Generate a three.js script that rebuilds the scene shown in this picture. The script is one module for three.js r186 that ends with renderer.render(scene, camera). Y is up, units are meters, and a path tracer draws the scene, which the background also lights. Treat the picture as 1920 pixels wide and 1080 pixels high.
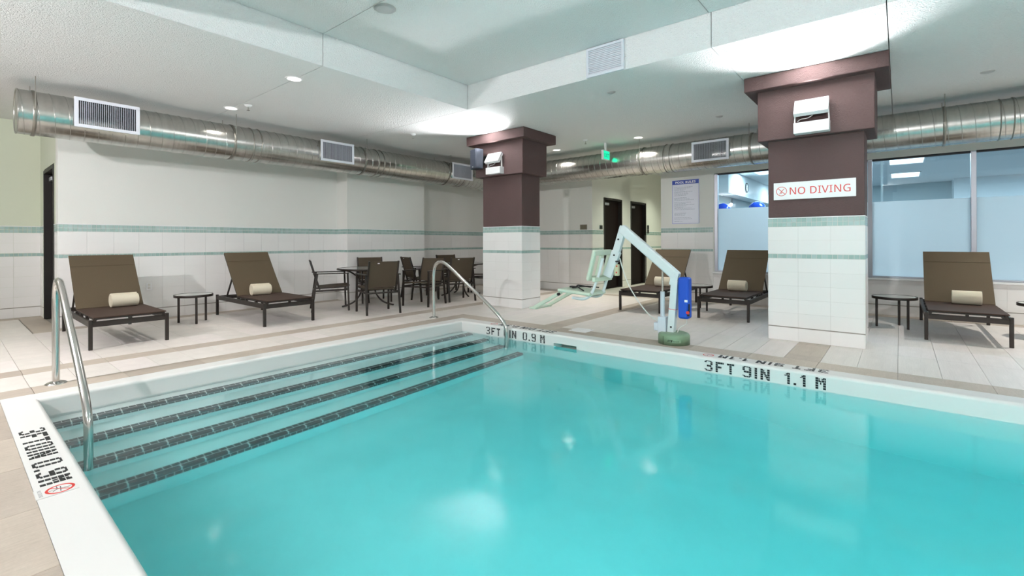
import * as THREE from 'three';
import { RoundedBoxGeometry } from 'three/addons/geometries/RoundedBoxGeometry.js';
import { mergeGeometries } from 'three/addons/utils/BufferGeometryUtils.js';
import { RectAreaLightUniformsLib } from 'three/addons/lights/RectAreaLightUniformsLib.js';

RectAreaLightUniformsLib.init();
const scene = new THREE.Scene();
scene.background = new THREE.Color(0x000000);

// ---------- camera ----------
// x runs along the wall with the steps, z towards the viewer, y up; the eye is 1.2 m above the deck
const FOCAL = 882, HORIZON = 452.5;
const camera = new THREE.PerspectiveCamera(2 * Math.atan(540 / FOCAL) * 180 / Math.PI, 1920 / 1080, 0.05, 100);
camera.position.set(0, 1.2, 0);
camera.lookAt(0.7716, 1.2, -0.6361);
camera.rotateZ(-0.0036);
camera.setViewOffset(1920, 1080, 0, 540 - HORIZON, 1920, 1080);

// ---------- renderer, exposure, light levels ----------
const renderer = new THREE.WebGLRenderer({ antialias: true });
renderer.toneMapping = THREE.LinearToneMapping;
renderer.toneMappingExposure = 2.5;
renderer.shadowMap.enabled = true;
const FLOOD = 7.0, FLOOD_BEHIND = 15, FLOOD_COLOR = 0xfdfcff;   // flood lamps on the columns
const DOWN = 2.2, DOWN_COLOR = 0xfffaf4;      // recessed downlights
const TROFFER = 18, TROFFER_COLOR = 0xeaf4ff; // fitness room panels
const UNDERWATER = 42;                       // unseen lamps added under water to brighten the pool

// ---------- small helpers ----------
let seed = 7;
const rnd = () => { seed = (seed * 1664525 + 1013904223) >>> 0; return seed / 4294967296; };
const R = (a, b) => a + (b - a) * rnd();
const taken = new Map();
function numbered(n) { const k = taken.get(n) ?? 0; taken.set(n, k + 1); return k ? n + '_' + String(k).padStart(3, '0') : n; }
function thing(name, label, category, pos = [0, 0, 0], turn = 0, group, kind) {
  const o = new THREE.Group(); o.name = numbered(name); scene.add(o);
  o.position.set(...pos); o.rotation.y = turn;
  o.userData = { label, category };
  if (group) o.userData.group = group;
  if (kind) o.userData.kind = kind;
  return o;
}
function structure(name, label, category = 'wall') { return thing(name, label, category, [0, 0, 0], 0, null, 'structure'); }
function part(parent, name, geo, mat, label) {
  const g = Array.isArray(geo) ? merge(geo) : geo;
  const m = new THREE.Mesh(g, mat); m.name = name; parent.add(m);
  if (label) m.userData.label = label;
  return m;
}
function merge(list) {
  if (list.length === 1) return list[0];
  const L = list.map((g) => {
    g = g.index ? g.toNonIndexed() : g;
    for (const k of Object.keys(g.attributes)) if (!['position', 'normal', 'uv'].includes(k)) g.deleteAttribute(k);
    return g;
  });
  return mergeGeometries(L);
}
function copyOf(o, pos, turn, label) {
  const c = o.clone(); c.name = numbered(o.name.replace(/_\d{3}$/, '')); scene.add(c);
  c.position.set(...pos); c.rotation.y = turn; c.userData = { ...o.userData };
  if (label) c.userData.label = label;
  return c;
}
const box = (w, h, d, x = 0, y = 0, z = 0) => new THREE.BoxGeometry(w, h, d).translate(x, y, z);
const span = (x0, x1, y0, y1, z0, z1) => box(x1 - x0, y1 - y0, z1 - z0, (x0 + x1) / 2, (y0 + y1) / 2, (z0 + z1) / 2);
const rbox = (w, h, d, x = 0, y = 0, z = 0, r = 0.01, s = 2) => new RoundedBoxGeometry(w, h, d, s, Math.min(r, w / 2.01, h / 2.01, d / 2.01)).translate(x, y, z);
const cyl = (r0, r1, h, x = 0, y = 0, z = 0, n = 24) => new THREE.CylinderGeometry(r0, r1, h, n).translate(x, y, z);
const V = (a) => new THREE.Vector3(...a);
function beam(p, q, w, h, up = [0, 1, 0], r = 0) {      // bar of w across, h along up, from p to q
  const a = V(p), b = V(q), len = a.distanceTo(b);
  const g = r ? new RoundedBoxGeometry(w, h, len, 2, r) : new THREE.BoxGeometry(w, h, len);
  const z = b.clone().sub(a).normalize(), x = new THREE.Vector3().crossVectors(V(up), z).normalize(), y = new THREE.Vector3().crossVectors(z, x);
  const m = new THREE.Matrix4().makeBasis(x, y, z).setPosition(a.add(b).multiplyScalar(0.5));
  return g.applyMatrix4(m);
}
class Path extends THREE.CurvePath { getPoint(t) { return super.getPoint(t); } }
function tube(pts, r, seg = 60, n = 12, bend = 0) {     // tube through points; bend > 0 rounds the corners of a polyline
  let curve;
  if (bend) {
    const P = pts.map(V); curve = new THREE.CurvePath(); let from = P[0];
    for (let i = 1; i < P.length - 1; i++) {
      const c = P[i], d0 = c.clone().sub(P[i - 1]), d1 = P[i + 1].clone().sub(c);
      const k = Math.min(bend, d0.length() * 0.48, d1.length() * 0.48);
      const a = c.clone().addScaledVector(d0.normalize(), -k), b = c.clone().addScaledVector(d1.normalize(), k);
      curve.add(new THREE.LineCurve3(from, a)); curve.add(new THREE.QuadraticBezierCurve3(a, c, b)); from = b;
    }
    curve.add(new THREE.LineCurve3(from, P[P.length - 1]));
  } else curve = new THREE.CatmullRomCurve3(pts.map(V), false, 'centripetal');
  return new THREE.TubeGeometry(curve, seg, r, n, false);
}
function metreUV(g, s = 1) {                            // uv in metres from the face's own direction
  const p = g.attributes.position, n = g.attributes.normal, uv = new Float32Array(p.count * 2);
  for (let i = 0; i < p.count; i++) {
    const ax = Math.abs(n.getX(i)), ay = Math.abs(n.getY(i)), az = Math.abs(n.getZ(i));
    const [a, b] = ay >= ax && ay >= az ? [p.getX(i), p.getZ(i)] : ax >= az ? [p.getZ(i), p.getY(i)] : [p.getX(i), p.getY(i)];
    uv[2 * i] = a * s; uv[2 * i + 1] = b * s;
  }
  g.setAttribute('uv', new THREE.BufferAttribute(uv, 2));
  return g;
}

// ---------- computed textures ----------
function valueNoise(size, cells, s0) {                  // tiling value noise, 0..1
  let s = s0; const rr = () => { s = (s * 1103515245 + 12345) & 0x7fffffff; return s / 0x7fffffff; };
  const [cx, cy] = Array.isArray(cells) ? cells : [cells, cells], g = new Float32Array(cx * cy).map(rr), out = new Float32Array(size * size);
  const sm = (t) => t * t * (3 - 2 * t);
  for (let y = 0; y < size; y++) for (let x = 0; x < size; x++) {
    const fx = x / size * cx, fy = y / size * cy, ix = Math.floor(fx), iy = Math.floor(fy), u = sm(fx - ix), v = sm(fy - iy);
    const a = g[iy % cy * cx + ix % cx], b = g[iy % cy * cx + (ix + 1) % cx], c = g[(iy + 1) % cy * cx + ix % cx], d = g[(iy + 1) % cy * cx + (ix + 1) % cx];
    out[y * size + x] = (a * (1 - u) + b * u) * (1 - v) + (c * (1 - u) + d * u) * v;
  }
  return out;
}
function layered(size, list) { const o = new Float32Array(size * size); let t = 0; list.forEach(([c, w], k) => { const n = valueNoise(size, c, 11 + k * 97); t += w; for (let i = 0; i < o.length; i++) o[i] += n[i] * w; }); for (let i = 0; i < o.length; i++) o[i] /= t; return o; }
function tex(size, f, srgb = false, repeat = 1) {
  const d = new Uint8Array(size * size * 4);
  for (let i = 0; i < size * size; i++) { const c = f(i); const [r, g, b] = Array.isArray(c) ? c : [c, c, c]; d[4 * i] = r; d[4 * i + 1] = g; d[4 * i + 2] = b; d[4 * i + 3] = 255; }
  const t = new THREE.DataTexture(d, size, size); t.wrapS = t.wrapT = THREE.RepeatWrapping; t.magFilter = THREE.LinearFilter; t.repeat.set(...[].concat(repeat, repeat).slice(0, 2));
  if (srgb) t.colorSpace = THREE.SRGBColorSpace; t.needsUpdate = true; return t;
}
const tinted = (size, noise, base, amp, repeat = 1) => tex(size, (i) => base.map((c) => Math.max(0, Math.min(255, c + (noise[i] - 0.5) * amp))), true, repeat);
function canvasTex(w, h, draw) {
  const c = document.createElement('canvas'); c.width = w; c.height = h; draw(c.getContext('2d'), w, h);
  const t = new THREE.CanvasTexture(c); t.colorSpace = THREE.SRGBColorSpace; return t;
}
const nSpray = layered(512, [[128, 1], [64, 0.9], [32, 0.4]]);
const nStreak = layered(512, [[[6, 90], 1], [[12, 180], 0.8], [[40, 40], 0.5], [[4, 5], 0.8]]);
const nCloud = layered(256, [[4, 1], [9, 0.6], [20, 0.35], [50, 0.25]]);
const nWave = layered(512, [[5, 1], [11, 0.5], [23, 0.25]]);
const nDuct = layered(256, [[[3, 40], 1], [[24, 24], 0.5], [[60, 60], 0.4]]);
const nTerry = layered(256, [[90, 1], [40, 0.5]]);
const weave = tex(64, (i) => { const x = i % 64, y = (i / 64) | 0; return 128 + 70 * (((x >> 2) + (y >> 2)) & 1) + ((x & 3) === 0 ? -50 : 0) + ((y & 3) === 0 ? -50 : 0); });

const std = (color, roughness = 0.6, metalness = 0, more = {}) => new THREE.MeshStandardMaterial({ color, roughness, metalness, ...more });
const phys = (o) => new THREE.MeshPhysicalMaterial(o);
const M = {
  ceiling: std(0xf1f1f0, 0.95, 0, { bumpMap: tex(512, (i) => nSpray[i] * 255, false, 1.6), bumpScale: 0.011 }),
  paint: std(0xe6e6e0, 0.85, 0, { bumpMap: tex(512, (i) => nSpray[i] * 255, false, 2), bumpScale: 0.0008 }),
  recessTint: std(0xd3d8c4, 0.85),  // dimmer, greener light of the door recess, put into the wall colour
  grout: std(0xd9d6cf, 0.9),
  darkGrout: std(0x9a948c, 0.9),
  wallTile: [0xefedea, 0xeeece9, 0xf0eeeb].map((c) => std(c, 0.22)),
  mosaic: [0xa6bfb9, 0xabc3bd, 0xa1bbb4, 0xb0c6c2].map((c) => std(c, 0.18)),
  lightTile: [[230, 222, 214], [226, 219, 211], [232, 223, 217]].map((c) => new THREE.MeshStandardMaterial({ map: tinted(512, nStreak, c, 22), roughness: 0.42 })),
  tanTile: [[187, 174, 160], [179, 166, 152], [193, 180, 165]].map((c) => new THREE.MeshStandardMaterial({ map: tinted(512, nStreak, c, 26), roughness: 0.5 })),
  coping: std(0xe3e2de, 0.45),
  plaster: new THREE.MeshStandardMaterial({ map: tinted(256, nCloud, [238, 242, 240], 10), roughness: 0.8 }),
  nosing: [0x33383f, 0x2b2f35, 0x3b4149].map((c) => std(c, 0.4)),
  glyph: std(0x15181c, 0.4),
  brown: std(0x5b4644, 0.75, 0, { bumpMap: tex(512, (i) => nSpray[i] * 255, false, 2.2), bumpScale: 0.003 }),
  steel: std(0xcfcdc9, 0.16, 1),
  duct: new THREE.MeshStandardMaterial({ color: 0xffffff, map: tinted(256, nDuct, [196, 195, 190], 26, [1, 1]), roughness: 0.26, metalness: 1, bumpMap: tex(256, (i) => nDuct[i] * 255), bumpScale: 0.0006 }),
  ductRib: std(0x9a978f, 0.35, 1),
  white: std(0xf0f0f0, 0.4),
  whiteMetal: std(0xe4e6ee, 0.4),
  blade: std(0xc6c9d4, 0.5),
  bronze: std(0x2b231e, 0.42, 0.2),
  slingBack: std(0x574a36, 0.8, 0, { bumpMap: weave, bumpScale: 0.0008 }),
  slingSeat: std(0x3f2b1f, 0.8, 0, { bumpMap: weave, bumpScale: 0.0008 }),
  slingChair: std(0x4c4031, 0.8, 0, { bumpMap: weave, bumpScale: 0.0008 }),
  towel: std(0xf3e8cf, 0.95, 0, { bumpMap: tex(256, (i) => nTerry[i] * 255, false, 3), bumpScale: 0.004 }),
  tableGlass: std(0xbfc3bd, 0.08),
  doorWood: phys({ color: 0x160907, roughness: 0.6, specularIntensity: 0.35 }),
  doorFrame: std(0x1b1613, 0.5),
  aluminium: std(0xb6b7bf, 0.35, 0.6),
  glass: phys({ color: 0xdfeef2, transmission: 1, roughness: 0.0, thickness: 0, ior: 1.5 }),
  frost: phys({ color: 0xd9e6ea, transmission: 0.6, roughness: 1, thickness: 0, ior: 1.3 }),
  liftWhite: std(0xdfe6e6, 0.35),
  liftGreen: std(0xd3e0cb, 0.45),
  baseGreen: std(0x7d9a7c, 0.4),
  blue: std(0x0a4fc4, 0.55),
  red: std(0xd8352f, 0.5),
  black: std(0x101114, 0.5),
  speaker: std(0x3a3f4a, 0.5),
  plate: std(0x8a8573, 0.5),
  darkPlate: std(0x5d6159, 0.5),
  gymWall: std(0xb9c4c6, 0.85),
  gymCeil: std(0xdfe4e6, 0.9),
  gymFloor: std(0x5b6065, 0.7),
  lampWhite: new THREE.MeshStandardMaterial({ color: 0xffffff, emissive: 0xffffff, emissiveIntensity: 1 }),
  lampPanel: new THREE.MeshStandardMaterial({ color: 0xffffff, emissive: TROFFER_COLOR, emissiveIntensity: 1.5 }),
  lampDisc: new THREE.MeshStandardMaterial({ color: 0xffffff, emissive: 0xfff8ee, emissiveIntensity: 0.7 }),
};

// ---------- dimensions read from the picture ----------
const ZW = -9.1, ZP = -8.7, XR = 9.62, XS = 9.8, HC = 3.17, HR = 3.53;
const POOL = { x0: 0.48, x1: 5.01, z0: -5.12, z1: 4.0, cop: 0.2 };
const WATER = -0.15;

// ---------- lights ----------
function areaLight(parent, w, h, pos, dir, color, intensity) {
  const l = new THREE.RectAreaLight(color, intensity, w, h); parent.add(l);
  l.position.set(...pos); l.updateMatrixWorld(true);
  const m = new THREE.Matrix4().lookAt(new THREE.Vector3(), V(dir), Math.abs(dir[1]) > 0.98 ? new THREE.Vector3(1, 0, 0) : new THREE.Vector3(0, 1, 0));
  l.quaternion.setFromRotationMatrix(m);                 // a RectAreaLight shines along its -z
  return l;
}
function spot(parent, pos, color, intensity, angle, radius) {
  const l = new THREE.SpotLight(color, intensity, 0, angle, 0.7, 2); parent.add(l); l.position.set(...pos);
  l.target.position.set(pos[0], pos[1] - 1, pos[2]); parent.add(l.target);
  l.castShadow = true; l.shadow.radius = radius / 0.02; l.shadow.mapSize.set(1024, 1024);
  return l;
}

// ================= the setting =================
// ---------- floor ----------
const floor = structure('floor', 'pale stone-look deck tiles with taupe border strips around the pool', 'floor');
{
  const slab = [];
  const P = POOL, c = P.cop, x0 = P.x0 - c, x1 = P.x1 + c, z0 = P.z0 - c, z1 = P.z1 + c;
  slab.push(span(-4.2, 14.5, -0.3, -0.011, -11.1, z0), span(x1, 14.5, -0.3, -0.011, z0, 7), span(-4.2, x0, -0.3, -0.011, z0, 7), span(x0, x1, -0.3, -0.011, z1, 7));
  part(floor, 'grout_bed', slab, M.darkGrout);
  const unit = new THREE.BoxGeometry(1, 1, 1), tiles = [];
  const put = (a0, a1, b0, b1, tan) => { if (a1 - a0 > 0.02 && b1 - b0 > 0.02) tiles.push([a0, a1, b0, b1, tan]); };
  const cuts = (a, b, start, step) => { const o = [a]; for (let v = start + Math.ceil((a - start + 0.001) / step) * step; v < b - 0.001; v += step) o.push(v); o.push(b); return o; };
  const field = (xa, xb, za, zb, sx, dx, sz, dz, tan) => { const X = cuts(xa, xb, sx, dx), Z = cuts(za, zb, sz, dz); for (let i = 0; i + 1 < X.length; i++) for (let k = 0; k + 1 < Z.length; k++) put(X[i], X[i + 1], Z[k], Z[k + 1], tan); };
  // side with the steps
  field(x0 - 0.26, x1 + 0.28, z0 - 0.26, z0, 0.47, 0.6, 0, 99, true);
  field(-4.2, x1 + 0.28, -6.15, z0 - 0.26, 0.465, 0.2985, 0, 99, false);
  field(-4.2, XR, -6.41, -6.15, 0.47, 0.6, 0, 99, true);
  field(-4.2, XR - 0.26, -8.86, -6.41, 0.465, 0.2985, -6.41, 0.6, false);
  field(1.04, XR, ZW, -8.86, 0.47, 0.6, 0, 99, true);
  field(0.78, 1.04, -10.92, -8.86, 0, 99, -8.86, 0.6, true);
  field(-4.2, 0.78, -10.66, -8.86, 0.465, 0.2985, -8.86, 0.6, false);
  field(-4.2, 0.78, -10.92, -10.66, 0.47, 0.6, 0, 99, true);
  // side with the windows
  field(x1, x1 + 0.28, z0, 3.4, 0, 99, -0.017, 0.6, true);
  const strips = [[-3.93, -3.64], [-0.92, -0.61], [2.1, 2.4]];
  let z = -6.15;
  for (const [a, b] of [...strips, [3.4, 3.4]]) {
    field(x1 + 0.28, 6.32, z, a, 0, 99, -0.017, 0.2985, false);
    field(6.32, XR - 0.26, z, a, 6.32, 0.6, -0.017, 0.2985, false);
    if (b > a) field(x1 + 0.28, XR - 0.26, a, b, 5.72, 0.6, 0, 99, true);
    z = b;
  }
  field(XR - 0.26, XR, -6.15, 3.4, 0, 99, -0.017, 0.6, true);
  // side by the camera
  field(x0 - 0.26, x0, z0, 3.4, 0, 99, -3.02, 0.6, true);
  field(-4.2, x0 - 0.26, z0 - 0.26, 6.9, 0.02, 0.6, -3.02, 0.2985, false);
  // corridor with the doors
  field(XR, 14.3, -5.62, -3.87, 9.62, 0.6, -5.62, 0.2985, false);
  const size = (t) => (t[1] - t[0]) * (t[3] - t[2]) / (0.3 + ((t[0] + t[1]) / 2) ** 2 + ((t[2] + t[3]) / 2) ** 2) * (0.7716 * (t[0] + t[1]) / 2 - 0.636 * (t[2] + t[3]) / 2 > 0.6 && (t[0] + t[1]) / 2 > -0.06 * (t[2] + t[3]) / 2 - 0.25 ? 1 : 0.01);
  tiles.sort((a, b) => size(b) - size(a));
  const rest = [];
  tiles.forEach((t, k) => {
    const w = t[1] - t[0] - 0.003, d = t[3] - t[2] - 0.003, cx = (t[0] + t[1]) / 2, cz = (t[2] + t[3]) / 2;
    const mat = (t[4] ? M.tanTile : M.lightTile)[(rnd() * 3) | 0];
    if (k < 290) { const m = part(floor, 'tile', unit, mat); m.scale.set(w, 0.011, d); m.position.set(cx, -0.0055, cz); }
    else rest.push([t[4], box(w, 0.011, d, cx, -0.0055, cz)]);
  });
  for (const tan of [true, false]) { const g = rest.filter((r) => r[0] === tan).map((r) => r[1]); if (g.length) part(floor, tan ? 'border_tiling' : 'field_tiling', g, tan ? M.tanTile[0] : M.lightTile[0]).userData.kind = 'stuff'; }
}

// ---------- walls with their tile dado ----------
const tileUnit = new THREE.BoxGeometry(1, 1, 1);
const LEVEL = { base: 0.156, low: 0.168, band1: 0.985, up: 1.036, band2: 1.362, top: 1.464 };
// one clad face: along axis a ('x' or 'z') from a0 to a1 on the plane q, facing n along the other axis
function clad(parent, a, q, n, a0, a1, opt = {}) {
  const { top = LEVEL.top, width = 0.305, single = false, skip = [] } = opt;
  const put = (u0, u1, y0, y1, mat, name, t = 0.005) => {
    const m = part(parent, name, tileUnit, mat), w = u1 - u0 - 0.0018, h = y1 - y0 - 0.0018;
    m.scale.set(a === 'x' ? w : t, h, a === 'x' ? t : w);
    const c = (u0 + u1) / 2, o = q + n * t / 2;
    m.position.set(a === 'x' ? c : o, (y0 + y1) / 2, a === 'x' ? o : c);
  };
  const cols = Math.max(1, Math.round((a1 - a0) / width)), w = (a1 - a0) / cols, rows = [[0.002, LEVEL.base]];
  for (let k = 0; k < 5; k++) rows.push([LEVEL.low + (LEVEL.band1 - LEVEL.low) * k / 5, LEVEL.low + (LEVEL.band1 - LEVEL.low) * (k + 1) / 5]);
  for (let k = 0; k < 2; k++) rows.push([LEVEL.up + (LEVEL.band2 - LEVEL.up) * k / 2, LEVEL.up + (LEVEL.band2 - LEVEL.up) * (k + 1) / 2]);
  const gap = (u) => skip.some(([s, e]) => u > s && u < e);
  for (const [y0, y1] of rows) { const t = Math.min(y1, top); if (t - y0 > 0.03) for (let k = 0; k < cols; k++) if (!gap(a0 + (k + 0.5) * w)) put(a0 + k * w, a0 + (k + 1) * w, y0, t, M.wallTile[(rnd() * 3) | 0], 'wall_tile'); }
  for (const [s, e] of pieces(a0, a1, skip)) {
    put(s, e, LEVEL.base, LEVEL.low + 0.003, M.darkGrout, 'base_joint', 0.002);
    if (top < 1.4) continue;
    put(s, e, LEVEL.top - 0.001, LEVEL.top + 0.011, M.white, 'edge_trim', 0.008);
    const n2 = Math.max(1, Math.round((e - s) / 0.0508)), p = (e - s) / n2, merged = [[], [], [], []];
    for (const [y0, y1] of [[LEVEL.band1, LEVEL.up], [LEVEL.band2, (LEVEL.band2 + LEVEL.top) / 2], [(LEVEL.band2 + LEVEL.top) / 2, LEVEL.top]]) for (let k = 0; k < n2; k++) {
      const v = (rnd() * 4) | 0;
      if (single) put(s + k * p + 0.0015, s + (k + 1) * p - 0.0015, y0 + 0.0015, y1 - 0.0015, M.mosaic[v], 'mosaic_tile');
      else { const c = s + (k + 0.5) * p, o = q + n * 0.002; merged[v].push(a === 'x' ? box(p - 0.0055, y1 - y0 - 0.0055, 0.006, c, (y0 + y1) / 2, o) : box(0.006, y1 - y0 - 0.0055, p - 0.0055, o, (y0 + y1) / 2, c)); }
    }
    merged.forEach((g, k) => { if (g.length) part(parent, 'mosaic_band', g, M.mosaic[k]).userData.kind = 'stuff'; });
  }
}
function pieces(a, b, skip) { let o = [[a, b]]; for (const [s, e] of skip) o = o.flatMap(([p, q]) => e <= p || s >= q ? [[p, q]] : [[p, s], [e, q]].filter(([x, y]) => y - x > 0.02)); return o; }

const wallLeft = structure('wall_left', 'long white tiled wall with two green mosaic stripes behind the loungers', 'wall');
part(wallLeft, 'wall_body', [metreUV(span(1.04, XS + 0.2, -0.3, HR + 0.2, ZW - 0.2, ZW)), metreUV(span(5.27, 7.28, -0.3, HC + 0.05, ZW, ZP))], M.paint);
clad(wallLeft, 'x', ZW, 1, 1.04, 5.27);
clad(wallLeft, 'z', 5.27, -1, ZW, ZP, { width: 0.2 });
clad(wallLeft, 'x', ZP, 1, 5.27, 7.28);
clad(wallLeft, 'x', ZW, 1, 7.28, XS);
clad(wallLeft, 'z', 7.28, 1, ZW, ZP, { width: 0.2 });
const wallCorner = structure('wall_recess', 'short recessed tiled wall beside the dark door by the loungers', 'wall');
part(wallCorner, 'wall_body', [metreUV(span(-4.4, 1.24, -0.3, HR + 0.2, -11.12, -10.92)), metreUV(span(1.04, 1.24, -0.3, HR + 0.2, -10.92, -10.50)), metreUV(span(1.04, 1.24, -0.3, HR + 0.2, -9.44, ZW - 0.2)), metreUV(span(1.04, 1.24, 2.36, HR + 0.2, -10.50, -9.44))], M.recessTint);
clad(wallCorner, 'x', -10.92, 1, -4.2, 1.04);
clad(wallCorner, 'z', 1.04, -1, -10.92, ZW, { skip: [[-10.52, -9.42]] });

const wallRight = structure('wall_right', 'tiled wall with the pool rules board and the row of windows', 'wall');
const WIN = { z0: -2.80, pitch: 1.213, n: 7, sill: 0.595, head: 2.49 };
const winEnd = WIN.z0 + WIN.pitch * WIN.n;
part(wallRight, 'wall_body', [metreUV(span(XR, XR + 0.15, -0.3, HR + 0.2, -3.87, WIN.z0)), metreUV(span(XR, XR + 0.15, -0.3, WIN.sill - 0.03, WIN.z0, winEnd)), metreUV(span(XR, XR + 0.15, WIN.head + 0.02, HR + 0.2, WIN.z0, winEnd)), metreUV(span(XR, XR + 0.15, -0.3, HR + 0.2, winEnd, 7.2))], M.paint);
clad(wallRight, 'z', XR, -1, -3.87, WIN.z0 - 0.02);
clad(wallRight, 'z', XR, -1, WIN.z0 - 0.02, 2.4, { top: WIN.sill - 0.04 });
part(wallRight, 'window_sill', rbox(0.2, 0.035, winEnd - WIN.z0 + 0.06, XR + 0.06, WIN.sill - 0.02, (WIN.z0 + winEnd) / 2, 0.008), M.white);
const wallFar = structure('wall_back', 'tiled wall segment between the round tables and the door corridor', 'wall');
part(wallFar, 'wall_body', [metreUV(span(XS, XS + 0.2, -0.3, HR + 0.2, ZW, -5.82)), metreUV(span(XS, 10.36, -0.3, HR + 0.2, -5.82, -5.62)), metreUV(span(11.35, 11.86, -0.3, HR + 0.2, -5.82, -5.62)), metreUV(span(12.86, 14.5, -0.3, HR + 0.2, -5.82, -5.62)), metreUV(span(10.36, 12.86, 2.28, HR + 0.2, -5.82, -5.62)),
  metreUV(span(14.3, 14.5, -0.3, HR + 0.2, -5.62, -3.87)), metreUV(span(XR + 0.15, 14.5, -0.3, HR + 0.2, -3.87, -3.72))], M.paint);
clad(wallFar, 'z', XS, -1, ZW, -5.62);
clad(wallFar, 'x', -5.62, 1, XS, 14.3, { skip: [[10.34, 11.37], [11.84, 12.88]] });
const wallBehind = structure('wall_front', 'plain painted walls behind the camera', 'wall');
part(wallBehind, 'wall_body', [metreUV(span(-4.4, -4.2, -0.3, HR + 0.2, -10.92, 7)), metreUV(span(-4.4, XR + 0.15, -0.3, HR + 0.2, 7, 7.2))], M.paint);

// ---------- ceiling: low soffit round a raised field over the pool ----------
const ceiling = structure('ceiling', 'sprayed white ceiling with a raised field over the pool', 'ceiling');
{
  const g = 0.004, x0 = 0.5, x1 = 5.0, z0 = -4.97, z1 = 4.1, lo = [];
  const slab = (a, b, c, d) => part(ceiling, 'soffit_panel', metreUV(span(a + g, b - g, HC, HR + 0.02, c + g, d - g)), M.ceiling);
  const edge = (a, b, c, d) => slab(a, b, c, d);
  edge(-4.2, 2.72, -10.92, z0); edge(2.72, x1, -10.92, z0);
  edge(x1, 14.4, -10.92, -1.48); edge(x1, 14.4, -1.48, -0.08); edge(x1, 14.4, -0.08, 7);
  edge(-4.2, x0, z0, 7); edge(x0, x1, z1, 7);
  for (const [a, b, c, d] of [[x0, 2.72, z0, -1.5], [2.72, x1, z0, -1.5], [x0, 2.72, -1.5, z1], [2.72, x1, -1.5, z1]]) part(ceiling, 'raised_panel', metreUV(span(a + g, b - g, HR, HR + 0.1, c + g, d - g)), M.ceiling);
  part(ceiling, 'ceiling_backing', span(-4.4, 14.6, HR + 0.12, HR + 0.3, -11.1, 7.2), M.ceiling);
}

// ---------- pool ----------
const pool = structure('pool_basin', 'white plaster swimming pool basin with white rounded coping', 'pool');
{
  const { x0, x1, z0, z1, cop } = POOL, r = 0.03;
  const prof = (len) => {   // profile across the edge: x from the deck side towards the water
    const s = new THREE.Shape(); s.moveTo(0, 0); s.lineTo(cop - r, 0); s.absarc(cop - r, -r, r, Math.PI / 2, 0, true); s.lineTo(cop, -1.75); s.lineTo(0, -1.75); s.closePath();
    return new THREE.ExtrudeGeometry(s, { depth: len, bevelEnabled: false, curveSegments: 8 });
  };
  const side = (g, m) => metreUV(g.applyMatrix4(m));
  const mk = (ex, ez, o) => new THREE.Matrix4().makeBasis(V(ex), new THREE.Vector3(0, 1, 0), V(ez)).setPosition(...o);
  const L = z1 - z0 + 2 * cop, W = x1 - x0 + 2 * cop;
  part(pool, 'pool_edge', side(prof(L), mk([1, 0, 0], [0, 0, 1], [x0 - cop, 0, z0 - cop])), M.coping);
  part(pool, 'pool_edge', side(prof(W), mk([0, 0, 1], [-1, 0, 0], [x1 + cop, -0.0006, z0 - cop])), M.coping);
  // the long edge by the windows has the skimmer mouth cut through it
  const S = { a: -3.44, b: -3.10, y: -0.108 };
  const e2 = (za, zb) => side(prof(zb - za), mk([-1, 0, 0], [0, 0, -1], [x1 + cop, -0.0003, zb]));
  part(pool, 'pool_edge', [e2(z0 - cop, S.a), e2(S.b, z1 + cop)], M.coping);
  const top = new THREE.Shape(); top.moveTo(0, 0); top.lineTo(cop - r, 0); top.absarc(cop - r, -r, r, Math.PI / 2, 0, true); top.lineTo(cop, S.y); top.lineTo(0, S.y); top.closePath();
  part(pool, 'pool_edge', [side(new THREE.ExtrudeGeometry(top, { depth: S.b - S.a, bevelEnabled: false, curveSegments: 8 }), mk([-1, 0, 0], [0, 0, -1], [x1 + cop, -0.0003, S.b])), metreUV(span(x1, x1 + cop, -1.75, -0.30, S.a, S.b))], M.coping);
  part(pool, 'skimmer_throat', [span(x1 + cop - 0.01, x1 + cop + 0.25, -0.32, S.y + 0.02, S.a - 0.02, S.a), span(x1 + cop - 0.01, x1 + cop + 0.25, -0.32, S.y + 0.02, S.b, S.b + 0.02), span(x1 + cop + 0.23, x1 + cop + 0.25, -0.32, S.y + 0.02, S.a, S.b)], M.white);
  part(pool, 'pool_edge', side(prof(W), mk([0, 0, -1], [1, 0, 0], [x0 - cop, -0.0006, z1 + cop])), M.coping);
  const f = new THREE.Shape(); f.moveTo(z0 - 0.1, -1.06); f.lineTo(-3.9, -1.06); f.lineTo(-0.5, -1.3); f.lineTo(z1 + 0.1, -1.6); f.lineTo(z1 + 0.1, -1.9); f.lineTo(z0 - 0.1, -1.9); f.closePath();
  part(pool, 'pool_floor', metreUV(new THREE.ExtrudeGeometry(f, { depth: x1 - x0 + 0.1, bevelEnabled: false }).applyMatrix4(new THREE.Matrix4().makeBasis(new THREE.Vector3(0, 0, 1), new THREE.Vector3(0, 1, 0), new THREE.Vector3(-1, 0, 0)).setPosition(x1 + 0.05, 0, 0))), M.plaster);
}
const steps = structure('pool_steps', 'four white submerged pool steps with dark tiled nosings', 'steps');
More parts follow.
